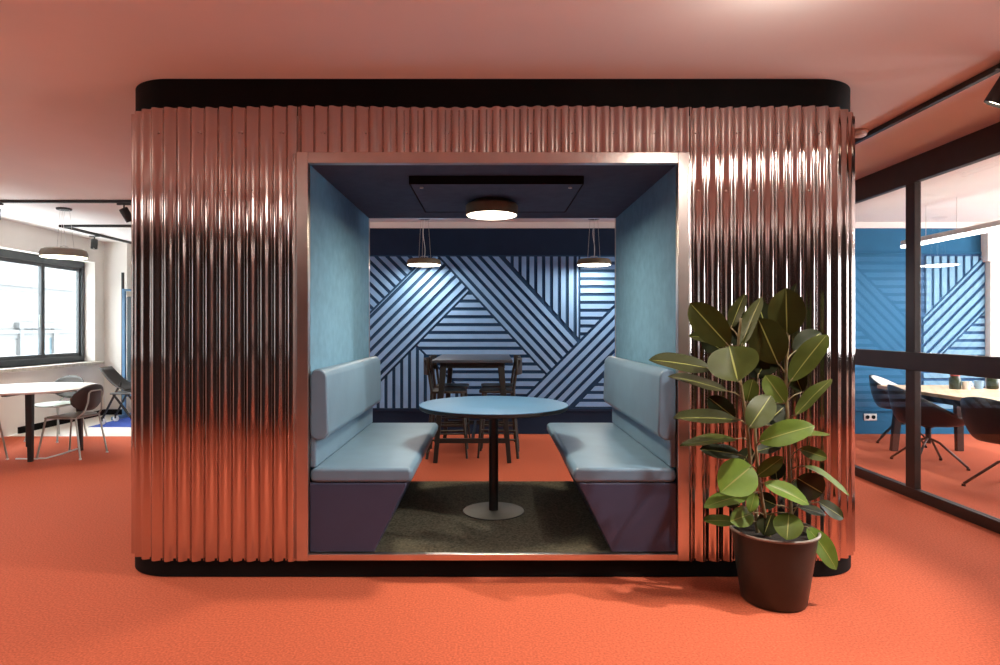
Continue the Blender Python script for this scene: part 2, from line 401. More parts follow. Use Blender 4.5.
def region(poly, lines):
    for (x0, y0), (x1, y1), inside in lines:
        nx, ny = y1-y0, x0-x1; k = nx*x0+ny*y0
        if nx*inside[0]+ny*inside[1] > k: nx, ny, k = -nx, -ny, -k
        poly = clip(poly, nx, ny, k)
    return poly
ALL = [(XL,YT),(XR,YT),(XR,YL),(XL,YL)]
L12 = ((20,250),(150,120)); L28 = ((32,528),(350,207)); L3 = ((262,70),(648,492)); L4 = ((488,58),(772,368)); L6 = ((575,577),(905,240)); L7 = ((738,630),(882,482))
MIT = ((180,398),(410,628)); V5 = ((773,0),(773,600))
sm = MB(); PIT = 29.0; WD = 16.8; G = 4.0
S = lambda poly, dx, dy, ph=0: slats(sm, poly, dx, dy, PIT, WD, G, map1, WY-.032, WY-.012, ph)
S(region(ALL, [(*L12, (0,60))]), 1, 1, 4)
S(region(ALL, [(*L12, (300,300)), (*L28, (100,300)), (*L3, (100,300))]), 1, -1, 6)
S(region(ALL, [(*L3, (600,250)), (*L4, (500,250)), (*L6, (500,250))]), 386, 422, 10)
S(region(ALL, [(*L4, (700,70)), (*V5, (700,70))]), 0, 1, 3)
S(region(ALL, [(*V5, (800,70)), (*L6, (780,100))]), 1, 0, 5)
S(region(ALL, [(*L6, (900,400)), (*L7, (800,450))]), 335, -340, 8)
S(region(ALL, [(*L7, (1000,600))]), 1, 0, 18)
S(region(ALL, [(*L28, (400,500)), (*L3, (350,400)), (*L6, (400,500)), (*MIT, (400,450))]), 1, 0, 0)
S(region(ALL, [(*L28, (100,600)), (*MIT, (100,600))]), 0, 1, 4)
pn = thing('slatted_wall_panel', 'large blue slatted wall panel in zigzag stripes behind the booth', 'wall panel', (0,0,0))
a = map1((XL-8, YT-2)); c = map1((XR+8, YL+4))
MB().box(max(a[0], -3.0), min(c[0], 3.4), WY-.012, WY, c[1], a[1]).build('backing_board', 'slat_back', pn)
sm.build('slats', 'slat', pn)
# glass room panel
def map2(p):
    v = P(880+p[0]/5.54, 200+p[1]/5.54, WY); return (v.x, v.z)
A2 = [(228,308),(578,308),(578,1160),(228,1160)]
D1 = ((245,640),(562,318)); D2 = ((500,690),(578,612))
sm = MB()
S2 = lambda poly, dx, dy, ph=0: slats(sm, poly, dx, dy, 43, 27, 5, map2, WY-.032, WY-.012, ph)
S2(region(A2, [(*D1, (300,320))]), 0, 1, 26)
S2(region(A2, [(*D1, (500,600)), ((228,960),(578,612), (400,500))]), 1, -1.01, 10)
S2(region(A2, [((228,960),(578,612), (500,1000))]), 1, 0, 12)
pn = thing('slatted_wall_panel', 'light blue slatted wall panel on the wall inside the glass room', 'wall panel', (0,0,0))
a = map2((222,302)); c = map2((582,1165))
MB().box(a[0], c[0], WY-.012, WY, c[1], a[1]).build('backing_board', 'slat_back2', pn)
sm.build('slats', 'slat2', pn)

# ------------------------------------------------------------------ the booth
Y0, Y1 = 3.48, 5.22; BX = .0115; HW = 2.16; R = .33; IW = 1.034
ZB, ZT = .094, 2.644; ZC = 2.324; ZF = .139
booth = thing('meeting_booth', 'large meeting booth clad in shiny corrugated steel with a rectangular opening', 'booth', (BX, (Y0+Y1)/2, 0))
YC = (Y0+Y1)/2
inv = Matrix.Translation((-BX, -YC, 0))
def bp(mb, nm, m, **k):
    o = mb.build(nm, m, booth, **k); o.matrix_parent_inverse = inv; return o
def ring_path(off, y0=Y0, y1=Y1, n=14, hw=HW, r=R):
    r = r-off; pts = []
    x0, x1 = BX-hw+off, BX+hw-off; ya, yb = y0+off, y1-off
    for cx, cy, a0 in ((x0+r, ya+r, PI), (x1-r, ya+r, 1.5*PI), (x1-r, yb-r, 0), (x0+r, yb-r, PI/2)):
        for k in range(n+1):
            a = a0+PI/2*k/n; pts.append((cx+r*math.cos(a), cy+r*math.sin(a)))
    return pts
def ring_solid(off, z0, z1, thick):
    mb = MB(); A = ring_path(off); B = ring_path(off+thick); n = len(A)
    vs = [[mb.bm.verts.new((p[0], p[1], z)) for p in L] for L, z in ((A, z0), (A, z1), (B, z1), (B, z0))]
    for i in range(n):
        j = (i+1) % n
        for q in range(4): mb.bm.faces.new((vs[q][i], vs[q][j], vs[(q+1) % 4][j], vs[(q+1) % 4][i]))
    return mb
bp(ring_solid(.012, ZT-.03, H-.002, .05), 'top_band', 'black', smooth=40)
bp(ring_solid(.009, .004, ZB+.012, .05), 'plinth', 'black', smooth=40)
# corrugated cladding following the rounded outline
PITCH = .0772; AMP = .0112
def outline(n_per=14):
    # dense samples (x, y, nx, ny, s) along the rounded rectangle, starting at front centre going right
    segs = []; hw, r = HW, R
    x1 = BX+hw; x0 = BX-hw; out = []; s = 0
    step = PITCH/n_per
    def line(ax, ay, bx, by, nx, ny):
        nonlocal s
        L = math.hypot(bx-ax, by-ay); n = max(1, round(L/step))
        for k in range(n): out.append((ax+(bx-ax)*k/n, ay+(by-ay)*k/n, nx, ny, s+L*k/n))
        s += L
    def arc(cx, cy, a0):
        nonlocal s
        L = r*PI/2; n = round(L/step)
        for k in range(n):
            a = a0+PI/2*k/n; out.append((cx+r*math.cos(a), cy+r*math.sin(a), math.cos(a), math.sin(a), s+L*k/n))
        s += L
    line(BX, Y0, x1-r, Y0, 0, -1); arc(x1-r, Y0+r, 1.5*PI); line(x1, Y0+r, x1, Y1-r, 1, 0); arc(x1-r, Y1-r, 0)
    line(x1-r, Y1, x0+r, Y1, 0, 1); arc(x0+r, Y1-r, PI/2); line(x0, Y1-r, x0, Y0+r, -1, 0); arc(x0+r, Y0+r, PI); line(x0+r, Y0, BX, Y0, 0, -1)
    return out, s
samp, total = outline()
nper = round(total/PITCH); pit = total/nper
mb = MB(); ROWS = 26; OX = IW+.066; ZH = 2.386
prev = None; first = None
dent = P(172, 300, Y0).x
for i, (x, y, nx, ny, s) in enumerate(samp+[samp[0]]):
    front = abs(ny) > .99 and abs(x-BX) < OX
    ph = 2*PI*s/pit
    # slightly flattened crests like rolled sheet
    h = AMP*(math.sin(ph)+.06*math.sin(3*ph))
    col = []
    zlo = ZH if front else ZB
    jag = .004*math.sin(math.floor(s/pit)*12.9)
    for k in range(ROWS+1):
        z = zlo+(ZT+jag-zlo)*k/ROWS
        wob = .0007*noise.noise((x*2.2, y*2.2, z*1.6))*2
        if ny < -.9 and abs(x-dent) < .03: wob += .0035*noise.noise((x*30, 3, z*9))*(1-abs(x-dent)/.03)
        hh = h+wob
        col.append(mb.bm.verts.new((x+nx*hh, y+ny*hh, z)))
    if prev is not None and prev[1] == front:
        for k in range(ROWS): mb.bm.faces.new((prev[0][k], col[k], col[k+1], prev[0][k+1]))
    prev = (col, front)
bp(mb, 'corrugated_cladding', 'sheet', smooth=True, solid=.0015).modifiers.new('split', 'EDGE_SPLIT').split_angle = math.radians(55)
# screws on the cladding
for (py, x0, x1, st) in ((132, -1.86, 1.9, PITCH*3), (191, 1.16, 1.8, PITCH*2), (191, -1.8, -1.2, PITCH*2)):
    x = x0
    while x < x1:
        z = P(0, py, Y0).z
        if not (abs(x) < OX and z < ZH):
            mbs = MB().lathe([(0,.003),(.0025,.002),(.0035,0),(.0035,-.003),(0,-.003)], n=10)
            o = bp(mbs, 'screw', 'chrome', smooth=True)
            o.matrix_basis = Matrix.Translation((x, Y0-.0095, z)) @ Matrix.Rotation(PI/2, 4, 'X')
        x += st
# opening trims front and back
for nm, ya, yb in (('opening_frame', Y0-.016, Y0+.03), ('opening_frame', Y1-.03, Y1+.016)):
    t = MB(); W = .0645
    t.box(BX-IW-W, BX-IW, ya, yb, .10, 2.386).box(BX+IW, BX+IW+W, ya, yb, .10, 2.386).box(BX-IW, BX+IW, ya, yb, ZC, 2.386)
    t.box(BX-IW, BX+IW, ya, yb, *((.103, .1385) if ya < 4 else (.05, .095)))
    bp(t, nm, 'trim', bevel=.003)
bp(MB().box(BX-IW-.05, BX-IW, Y0+.03, Y1-.03, .04, 2.50), 'inner_wall', 'felt')
bp(MB().box(BX+IW, BX+IW+.05, Y0+.03, Y1-.03, .04, 2.50), 'inner_wall', 'felt')
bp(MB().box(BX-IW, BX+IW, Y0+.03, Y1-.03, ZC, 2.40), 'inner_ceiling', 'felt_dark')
bp(MB().box(BX-IW, BX+IW, Y0+.012, Y1-.10, .10, ZF), 'carpet', 'booth_carpet')

# acoustic panel on the booth ceiling
pa = thing('acoustic_panel', 'dark blue square acoustic panel fixed under the booth ceiling', 'acoustic panel', (.03, 4.2, ZC))
MB().box(-.52, .525, -.45, .45, -.05, -.004).build('board', 'panel', pa, bevel=.005)
MB().box(-.524, .529, -.456, -.4505, -.052, -.003).box(-.524, .529, .4505, .456, -.052, -.003).box(-.526, -.5205, -.45, .45, -.052, -.003).box(.5255, .531, -.45, .45, -.052, -.003).build('edge_shade', 'black', pa)  # black strips standing in for the shade on the panel's edges
for sx in (-.46, .46): MB().lathe([(.012,0),(.012,-.056),(0,-.058)], (sx, -.36, 0), 12).build('fixing', 'wire', pa)
# booth lamp
la = thing('ceiling_lamp', 'round glowing flush lamp with brown shell on the booth ceiling', 'lamp', (.005, 4.25, ZC-.05))
MB().lathe([(0,0),(.12,0),(.12,-.02),(.168,-.024),(.178,-.034),(.178,-.098),(.172,-.100),(.172,-.09)]).build('lamp_shell', 'lamp_brown', la, smooth=35)
MB().lathe([(.1715,-.092),(.168,-.101),(.10,-.106),(0,-.108)]).build('diffuser', 'glow', la, smooth=True)

# benches
def bench(sign, label):
    xw = BX+sign*IW; e = thing('bench', label, 'bench', (xw, (Y0+Y1)/2, ZF), 0, 'upholstered benches in the booth')
    ya, yb = -.862, .84; s = -sign       # s: direction into the booth (local x)
    base = MB().prism([(0,0.001),(s*.365,0.001),(s*.545,.375),(s*.545,.392),(0,.392)], 'y', ya, yb); base.build('bench_base', 'vinyl_shaded', e, bevel=.008, seg=3)
    prof = [(s*x if s > 0 else -x, z) for x, z in rrect(.004, .580, .394, .475, .032)]
    MB().prism(prof, 'y', ya-.004, yb).build('seat_cushion', 'vinyl', e, smooth=50, bevel=.018, seg=4)
    MB().box(min(0.001*s, s*.035), max(.001*s, s*.035), ya+.01, yb-.01, .476, .66).build('back_panel', 'vinyl', e, bevel=.008)
    # backrest: rounded bolster leaning slightly
    prof = []
    for x, z in rrect(.0, .100, .0, .40, .0495, 10):
        bul = .012*math.sin(PI*z/.40) if x > .05 else 0
        prof.append((s*(.003+x+bul-.012*(z/.40)*(x/.1)), .632+z))
    MB().prism(prof, 'y', ya, yb).build('backrest', 'vinyl', e, smooth=50, bevel=.014, seg=3)
bench(-1, 'blue grey upholstered bench along the left wall of the booth')
bench(1, 'blue grey upholstered bench on right wall of the booth behind the plant')

# round table in booth
t = thing('round_table', 'round blue topped pedestal table standing inside the booth between two benches', 'table', (.018, 4.28, ZF))
MB().lathe([(0,.742),(.500,.742),(.510,.739),(.511,.735)], n=80).build('tabletop', 'tabletop', t, smooth=35)
MB().lathe([(.511,.735),(.511,.716),(.503,.711),(0,.711)], n=80).build('table_edge', 'black_metal', t, smooth=35)
MB().lathe([(.10,.711),(.10,.704),(.032,.700),(.032,.012),(.036,.010)], n=32).build('pole', 'black_metal', t, smooth=35)
MB().lathe([(.0,.012),(.196,.010),(.209,.006)], n=64).build('base_plate', 'plate', t, smooth=35)
MB().lathe([(.209,.006),(.211,.003),(.211,.0005),(0,.0005)], n=64).build('base_rim', 'black_metal', t, smooth=35)

# ------------------------------------------------------------------ pendants
def pendant(label, X, Y, z, rad, shell, hgt=.075, group=None, drop_to=H, nw=3):
    e = thing('pendant_lamp', label, 'lamp', (X, Y, z), 0, group)
    MB().lathe([(0,hgt),(rad*.80,hgt),(rad*.93,hgt*.86),(rad,hgt*.45),(rad,0),(rad*.975,0),(rad*.975,hgt*.2)], n=56).build('lamp_shade', shell, e, smooth=40)
    MB().lathe([(rad*.97,.008),(rad*.96,-.004),(0,-.006)], n=56).build('diffuser', 'glow', e, smooth=True)
    top = drop_to-z
    MB().lathe([(0,top-.022),(.075,top-.022),(.08,top-.016),(.08,top-.001),(0,top-.001)], n=28).build('canopy', 'black_metal', e, smooth=40)
    for k in range(nw):
        a = 2*PI*k/nw+.4
        MB().tube([(rad*.42*math.cos(a), rad*.42*math.sin(a), hgt), (.055*math.cos(a), .055*math.sin(a), top-.022)], .0022, 6).build('wire', 'wire', e)
    pts = [(.012*math.sin(7*q), .02*(1-q), hgt+(top-.03-hgt)*q) for q in [i/14 for i in range(15)]]
    MB().tube(pts, .0035, 6).build('cable', 'white_pl', e, smooth=True)
    MB().tube([(-.06,0,hgt), (-.04,0,hgt+.03), (.0,0,hgt+.038), (.04,0,hgt+.03), (.06,0,hgt)], .004, 6).build('bracket', 'wire', e, smooth=True)
    return e
def pxX(px, Y): return (px-CX)/F*Y
PY = 7.85
pz = P(0, 265, PY).z
pendant('left glowing round pendant lamp hanging before the slatted wall', pxX(424, PY), PY, pz, .215, 'lamp_brown', group='round pendants before the slats')
pendant('right glowing round pendant lamp hanging before the slatted wall', pxX(594, PY), PY, pz, .215, 'lamp_brown', group='round pendants before the slats')
pendant('large taupe round pendant lamp above the white round table at the window', pxX(64, 7.26), 7.26, 2.235, .24, 'lamp_grey', .095)

# ------------------------------------------------------------------ tracks and spots
def track(label, a, b, w=.034, h=.034):
    a = Vector(a); b = Vector(b); e = thing('light_track', label, 'light track', (a.x, a.y, H-.001))
    d = b-a; e_ = Vector((d.x, d.y, 0)); n = e_.normalized()
    MB().bar(Vector((0,0,-h/2)), e_+Vector((0,0,-h/2)), w, h).build('rail', 'black_metal', e, bevel=.003)
    MB().bar(-n*.012+Vector((0,0,-h/2)), Vector((0,0,-h/2)), w+.006, h+.004).build('end_cap', 'black', e)
    MB().bar(e_+Vector((0,0,-h/2)), e_+n*.012+Vector((0,0,-h/2)), w+.006, h+.004).build('end_cap', 'black', e)
    return e
track('long black ceiling track running toward the viewer above the glass partition', (2.71, -1.5, 0), (2.71, 5.6, 0))
track('black ceiling track crossing the left room nearest the viewer', (-6.0, 6.80, 0), (-2.4, 6.80, 0), .04, .03)
track('black ceiling track crossing the left room farther back', (-5.80, 8.41, 0), (-3.2, 8.41, 0))
track('black ceiling track running away toward the far left corner', (-5.84, 8.41, 0), (-5.84, 10.05, 0))
def spot(label, X, Y, aim, z=H-.036, lit=False, length=.13, r=.042):
    e = thing('spotlight', label, 'spotlight', (X, Y, z))
    MB().box(-.075, .075, -.014, .014, -.018, 0).build('adapter', 'black_metal', e, bevel=.003)
    MB().tube([(0,0,-.018), (0,0,-.062)], .009, 10).build('stem', 'black_metal', e)
    d = Vector(aim).normalized(); c = Vector((0,0,-.075))
    q = d.to_track_quat('-Z', 'Y')
    body = MB().lathe([(0,length*.45),(r*.9,length*.45),(r,length*.40),(r,-length*.55),(r*.9,-length*.56),(r*.86,-length*.45),(0,-length*.45)], n=28).build('lamp_head', 'black_metal', e, smooth=35)
    body.matrix_basis = Matrix.Translation(c+d*length*.3) @ q.to_matrix().to_4x4()
    lens = MB().lathe([(0,-length*.46),(r*.84,-length*.46)], n=24).build('lens', 'glow' if lit else 'glow_dim', body)
    return e
M['glow_dim'] = mat('dim lens', (.9,.85,.75), .3, emit=(1,.88,.66), es=2.0)
SR = (2.71, 2.97)
spot('black track spotlight above the glass partition cut by the right frame edge', 2.71, 3.24, (-.35,.3,-.8), lit=True, length=.15, r=.05)
spot('black track spotlight close to the left edge of the booth', pxX(124,6.8), 6.80, (.30,.45,-.85), length=.15, r=.045)
spot('small black spotlight near the big taupe pendant', pxX(94.5,9.17), -0.0+9.17, (0,-.1,-1), length=.14, r=.045)
spot('black spotlight at the far left end of the nearest left track', pxX(-4,6.8), 6.80, (.2,-.3,-.9))
sd = thing('smoke_detector', 'small white round smoke detector on ceiling beside the booth corner', 'smoke detector', (2.625, 4.415, H))
MB().lathe([(0,-.001),(.055,-.001),(.055,-.014),(.048,-.020)], n=32).build('base', 'white_pl', sd, smooth=35)
MB().lathe([(.048,-.020),(.044,-.036),(.030,-.044),(0,-.046)], n=32).build('cover', 'white_pl', sd, smooth=35)

# ------------------------------------------------------------------ bar table and stools behind the booth
bt = thing('bar_table', 'tall dark bar table with splayed legs beyond the booth', 'table', (-.195, 7.1, 0))
MB().box(-.42, .42, -.72, .72, 1.045, 1.075).build('tabletop', 'tabletop_dark', bt, bevel=.006) if False else None
M['tabletop_dark'] = mat('dark blue tabletop', (.055,.07,.10), .35, nscale=4, namp=.06)
MB().box(-.42, .42, -.72, .72, 1.045, 1.075).build('tabletop', 'tabletop_dark', bt, bevel=.006)
MB().box(-.34, .34, -.62, -.59, .985, 1.045).box(-.34, .34, .59, .62, .985, 1.045).box(-.34, -.31, -.59, .59, .985, 1.045).box(.31, .34, -.59, .59, .985, 1.045).build('apron', 'black_metal', bt)
for sx in (-1, 1):
    for sy in (-1, 1):
        MB().bar((sx*.30, sy*.60, 1.044), (sx*.385, sy*.645, .0), .062, .05, (0,1,0), .045, .04).build('leg', 'black_metal', bt, bevel=.004)
for sy in (-1, 1): MB().bar((-.362, sy*.634, .23), (.362, sy*.634, .23), .03, .05).build('stretcher', 'black_metal', bt, bevel=.003)
MB().bar((0, -.62, .23), (0, .62, .23), .03, .05).build('stretcher', 'black_metal', bt, bevel=.003)

def make_stool(label):
    e = thing('bar_stool', label, 'stool', (0,0,0), 0, 'bar stools around the tall table')   # faces +X
    seat = MB().prism(rrect(-.19, .20, -.20, .20, .07), 'z', .70, .728); seat.build('seat', 'wood_dark', e, bevel=.01, seg=3)
    tops = {}
    for sx, sy, nm in ((1,1,'leg'), (1,-1,'leg')):
        MB().tube([(sx*.15, sy*.155, .70), (sx*.205, sy*.20, 0)], .017, 10, r1=.012).build('leg', 'wood_dark', e, smooth=35)
    for sy in (1, -1):
        MB().tube([(-.225, sy*.20, 0), (-.185, sy*.175, .45), (-.175, sy*.17, .72), (-.20, sy*.175, .90), (-.245, sy*.18, 1.06)], .016, 10).build('leg', 'wood_dark', e, smooth=35)
    bk = MB(); pts = []
    n = 10
    for k in range(n+1):
        y = -.215+.43*k/n; x = -.232-.05*(1-(y/.215)**2)+.012
        pts.append((x, y))
    A = pts+[(x+.016, y) for x, y in pts[::-1]]
    bk.prism(A, 'z', .90, 1.075).build('backrest', 'wood_dark', e, bevel=.006, smooth=40)
    for z in (.20, .30):
        f = z/.70
        for sy in (1, -1): MB().tube([(.205-.055*f, sy*(.20-.045*f), z), (-.225+.05*f, sy*(.20-.02*f), z)], .009, 8).build('stretcher', 'wood_dark', e)
    for z, x0, y0 in ((.25, .205-.055*.36, .20-.045*.36), (.34, -.20, .187), (.16, -.213, .192)):
        MB().tube([(x0, -y0, z), (x0, y0, z)], .009, 8).build('stretcher', 'wood_dark', e)
    return e
st = make_stool('dark wooden bar stool left of the tall table nearest the booth'); st.location = (-.475, 6.86, 0); st.rotation_euler.z = .06
dup(st, (-.47, 7.42, 0), -.04, 'dark wooden bar stool left of the tall table nearest the slatted wall')
dup(st, (.075, 6.88, 0), PI-.05, 'dark wooden bar stool right of the tall table nearest the booth')
dup(st, (.085, 7.44, 0), PI+.05, 'dark wooden bar stool right of the tall table nearest the slatted wall')

# ------------------------------------------------------------------ left room: white table, chairs
wt = thing('dining_table', 'white round table with black legs by the left window', 'table', (-5.16, 6.93, 0))
MB().lathe([(0,.742),(.665,.742),(.675,.736),(.672,.722),(.66,.718),(0,.718)], n=72).build('tabletop', 'white_top', wt, smooth=35)
for x, y in ((.325,-.42), (.455,.18), (-.315,.41), (-.45,-.17)):
    MB().bar((x*.96, y*.96, .718), (x, y, 0), .055, .05, (0,1,0), .042, .04).build('leg', 'black_metal', wt, bevel=.004)
MB().box(-.36, .36, -.03, .03, .675, .717).box(-.03, .03, -.36, .36, .675, .717).build('underframe', 'black_metal', wt)
cb = MB().tube([P(16,459.5,6.63)+Vector((0,0,.004)), P(30,459.6,6.63)+Vector((0,0,.004)), P(46,459,6.66)+Vector((0,0,.004)), P(62,454.5,6.89)+Vector((0,0,.004)), P(77,449.5,7.17)+Vector((0,0,.004))], .010, 8)
o = cb.build('floor_line', 'white_pl', smooth=True); o.location = (0,0,.002); tag(o, 'white line lying bent on the carpet under the white table', 'cable')  # thin white tube bent along the carpet

def make_chair(label, shell, seatm):
    e = thing('dining_chair', label, 'chair', (0,0,0), 0, 'slim metal chairs at the white table')     # faces +X
    # seat: rounded dished plate
    mb = MB(); n = 40; rings = []
    for r in (.0, .35, .7, .92, 1.0):
        ring = []
        for k in range(n):
            a = 2*PI*k/n; ex = math.copysign(abs(math.cos(a))**.75, math.cos(a))*.21*r; ey = math.copysign(abs(math.sin(a))**.75, math.sin(a))*.215*r
            z = .452-.012*(1-r*r) - (.018*max(0, ex/.21)**3 if r > .6 else 0)
            ring.append(mb.bm.verts.new((ex+.01, ey, z)))
        rings.append(ring)
    for A, B in zip(rings[1:], rings[2:]):
        for k in range(n): mb.bm.faces.new((A[k], A[(k+1) % n], B[(k+1) % n], B[k]))
    mb.bm.faces.new(rings[1])
    for v in rings[0]: mb.bm.verts.remove(v)
    mb.build('seat', seatm, e, smooth=True, solid=.012)
    # backrest: curved oval shell
    mb = MB(); n = 14; m_ = 9; g = []
    for i in range(n+1):
        row = []
        for j in range(m_+1):
            u = -1+2*i/n; v = -1+2*j/m_
            a = u*math.sqrt(1-v*v/2); c = v*math.sqrt(1-u*u/2)
            y = a*.235; z = .645+c*.145; x = -.215-.055*(z-.645)/.145*.6+.055*(a*a)
            row.append(mb.bm.verts.new((x, y, z)))
        g.append(row)
    for i in range(n):
        for j in range(m_): mb.bm.faces.new((g[i][j], g[i+1][j], g[i+1][j+1], g[i][j+1]))
    mb.build('backrest', shell, e, smooth=True, solid=.012)
    # frame: bent tube holding the back
    MB().tube([(-.17,-.16,.44), (-.235,-.125,.50), (-.255,-.10,.60), (-.262,-.095,.70), (-.268,-.07,.722), (-.268,.07,.722), (-.262,.095,.70), (-.255,.10,.60), (-.235,.125,.50), (-.17,.16,.44)], .0085, 8).build('back_frame', 'chrome', e, smooth=True)
    MB().tube([(-.17,-.175,.436), (.17,-.185,.432), (.19,-.17,.432), (.19,.17,.432), (.17,.185,.432), (-.17,.175,.436)], .0085, 8, closed=True).build('seat_frame', 'chrome', e, smooth=True)
    for x, y, fx, fy in ((.17,.18,.235,.225), (.17,-.18,.235,-.225), (-.17,.17,-.245,.20), (-.17,-.17,-.245,-.20)):
        l = MB().tube([(x, y, .434), (fx, fy, .008)], .0095, 8).build('leg', 'chrome', e, smooth=35)
        MB().lathe([(0,0),(.014,0),(.014,.012),(.010,.016),(0,.016)], (fx, fy, 0), 12).build('foot', 'white_pl', l)
    return e
cA = make_chair('brown backed metal chair seen from behind at the right of white table', 'grey_shell', 'pale_seat'); cA.location = (-4.60, 6.83, 0); cA.rotation_euler.z = PI-.10
cB = make_chair('grey backed metal chair on the window side of the white table', 'grey_shell2', 'pale_seat'); cB.location = (-5.50, 7.86, 0); cB.rotation_euler.z = -PI/2-.15
cC = dup(cA, (-5.36, 6.36, 0), PI/2+.1, 'metal chair cut off by the left edge of the photo')
# far corner: dark tilted chair with castor and blue metal frame
fc = thing('folding_chair', 'dark grey chair with black slanted leg near the blue rack', 'chair', (-5.55, 9.18, 0))
mb = MB(); g = []
for i in range(9):
    row = []
    for j in range(7):
        u = i/8; v = -1+2*j/6
        row.append(mb.bm.verts.new((-.16+.42*u, v*.20*(1-.25*(1-u)**2), .83-.33*u-.06*math.sin(PI*u))))
    g.append(row)
for i in range(8):
    for j in range(6): mb.bm.faces.new((g[i][j], g[i+1][j], g[i+1][j+1], g[i][j+1]))
mb.build('backrest', 'grey_shell', fc, smooth=True, solid=.014)
MB().box(.02, .42, -.20, .20, .44, .47).build('seat', 'grey_shell', fc, bevel=.012)
for sy in (-.16, .16):
    MB().bar((.17, sy, .62), (-.10, sy, .10), .022, .022, (0,1,0)).build('leg', 'black_metal', fc)
    MB().bar((.05, sy, .45), (.36, sy, .04), .022, .022, (0,1,0)).build('leg', 'black_metal', fc)
for x, sy in ((-.10,-.16), (-.10,.16), (.36,-.16), (.36,.16)):
    c = MB().lathe([(0,-.012),(.040,-.012),(.046,-.006),(.046,.006),(.040,.012),(0,.012)], n=20).build('castor', 'white_pl', fc, smooth=35)
    c.matrix_basis = Matrix.Translation((x, sy, .046)) @ Matrix.Rotation(PI/2, 4, 'X')
    MB().bar((x, sy, .05), (x, sy, .115), .018, .05).build('castor_fork', 'black_metal', fc)
rk = thing('metal_rack', 'tall blue metal frame stand at the left edge of the booth', 'rack', (-5.75, 9.72, 0))
for x in (0, .85):
    MB().bar((x, 0, .05), (x, 0, 2.02), .045, .045).build('post', 'blue_metal', rk, bevel=.004)
    MB().bar((x, -.3, .03), (x, .3, .03), .05, .05).build('foot', 'blue_metal', rk, bevel=.004)
for z in (.35, 2.0): MB().bar((0, 0, z), (.85, 0, z), .035, .035).build('crossbar', 'blue_metal', rk, bevel=.004)
MB().box(.05, .80, -.012, .012, .45, 1.90).build('panel', 'facade_glass', rk)
MB().bar((-.04, .03, .2), (-.04, .03, 2.28), .03, .03).build('upright_edge', 'black_metal', rk)

# ------------------------------------------------------------------ glass room furniture
ct = thing('conference_table', 'long oak topped table with black legs inside the glass room', 'table', (4.98, 5.95, 0))
MB().box(-.48, .48, -1.28, 1.28, .705, .742).build('tabletop', 'wood_top', ct, bevel=.006)
for sx in (-1, 1):
    for sy in (-1, 1):
        MB().bar((sx*.33, sy*1.10, .704), (sx*.375, sy*1.14, 0), .085, .06, (0,1,0), .075, .05).build('leg', 'black_metal', ct, bevel=.004)
    MB().box(sx*.33-.02, sx*.33+.02, -1.05, 1.05, .63, .704).build('apron', 'black_metal', ct)
def make_tub(label):
    e = thing('tub_chair', label, 'chair', (0,0,0), 0, 'black tub chairs in the glass room')     # faces +X
    mb = MB(); n = 48; prof = [0, .35, .65, .85, 1.0, 1.15, 1.35, 1.6, 1.85, 2.0]
    rings = []
    for t in prof:
        ring = []
        for k in range(n):
            a = 2*PI*k/n; back = (1-math.cos(a))/2     # 0 at front, 1 at back
            rim = .03+.355*(back**1.15)
            if t <= 1: rr = .245*t; z = .43-.012*(1-t*t)
            else:
                q = t-1; rr = .245+.085*math.sin(q*PI/2)+.02*back*q; z = .43+rim*q**1.5
            ring.append((rr*math.cos(a)*1.0, rr*math.sin(a)*1.04, z))
        rings.append(ring)
    V = [[mb.bm.verts.new(p) for p in r] for r in rings[1:]]
    c = mb.bm.verts.new((0,0,.418))
    for k in range(n): mb.bm.faces.new((c, V[0][k], V[0][(k+1) % n]))
    for A, B in zip(V, V[1:]):
        for k in range(n): mb.bm.faces.new((A[k], A[(k+1) % n], B[(k+1) % n], B[k]))
    mb.build('seat_shell', 'shell_black', e, smooth=True, solid=.014)
    MB().lathe([(0,.415),(.06,.415),(.055,.39),(.026,.375),(.026,.22),(0,.22)], n=20).build('column', 'black_metal', e, smooth=35)
    for k in range(4):
        a = PI/4+k*PI/2+.1; c_, s_ = math.cos(a), math.sin(a)
        MB().tube([(c_*.02, s_*.02, .27), (c_*.10, s_*.10, .235), (c_*.34, s_*.34, .022)], .012, 8).build('leg', 'black_metal', e, smooth=True)
        MB().lathe([(0,0),(.016,0),(.016,.02),(0,.024)], (c_*.34, s_*.34, 0), 12).build('foot', 'black', e)
    return e
M['shell_black'] = mat('black plastic shell', (.016,.012,.011), .40, nscale=8, namp=.1)
M['shell_white'] = mat('white inner upholstery', (.70,.68,.64), .7, nscale=8, namp=.05)
tb = make_tub('black tub chair behind the glass mullion drawn up to the oak table'); tb.location = (4.50, 6.38, 0); tb.rotation_euler.z = -.25
t2 = dup(tb, (5.06, 7.62, 0), -.75, 'black tub chair with pale seat at the far end of the oak table')
dup(tb, (4.50, 5.35, 0), .2, 'black tub chair cut off by the right edge of the photo')
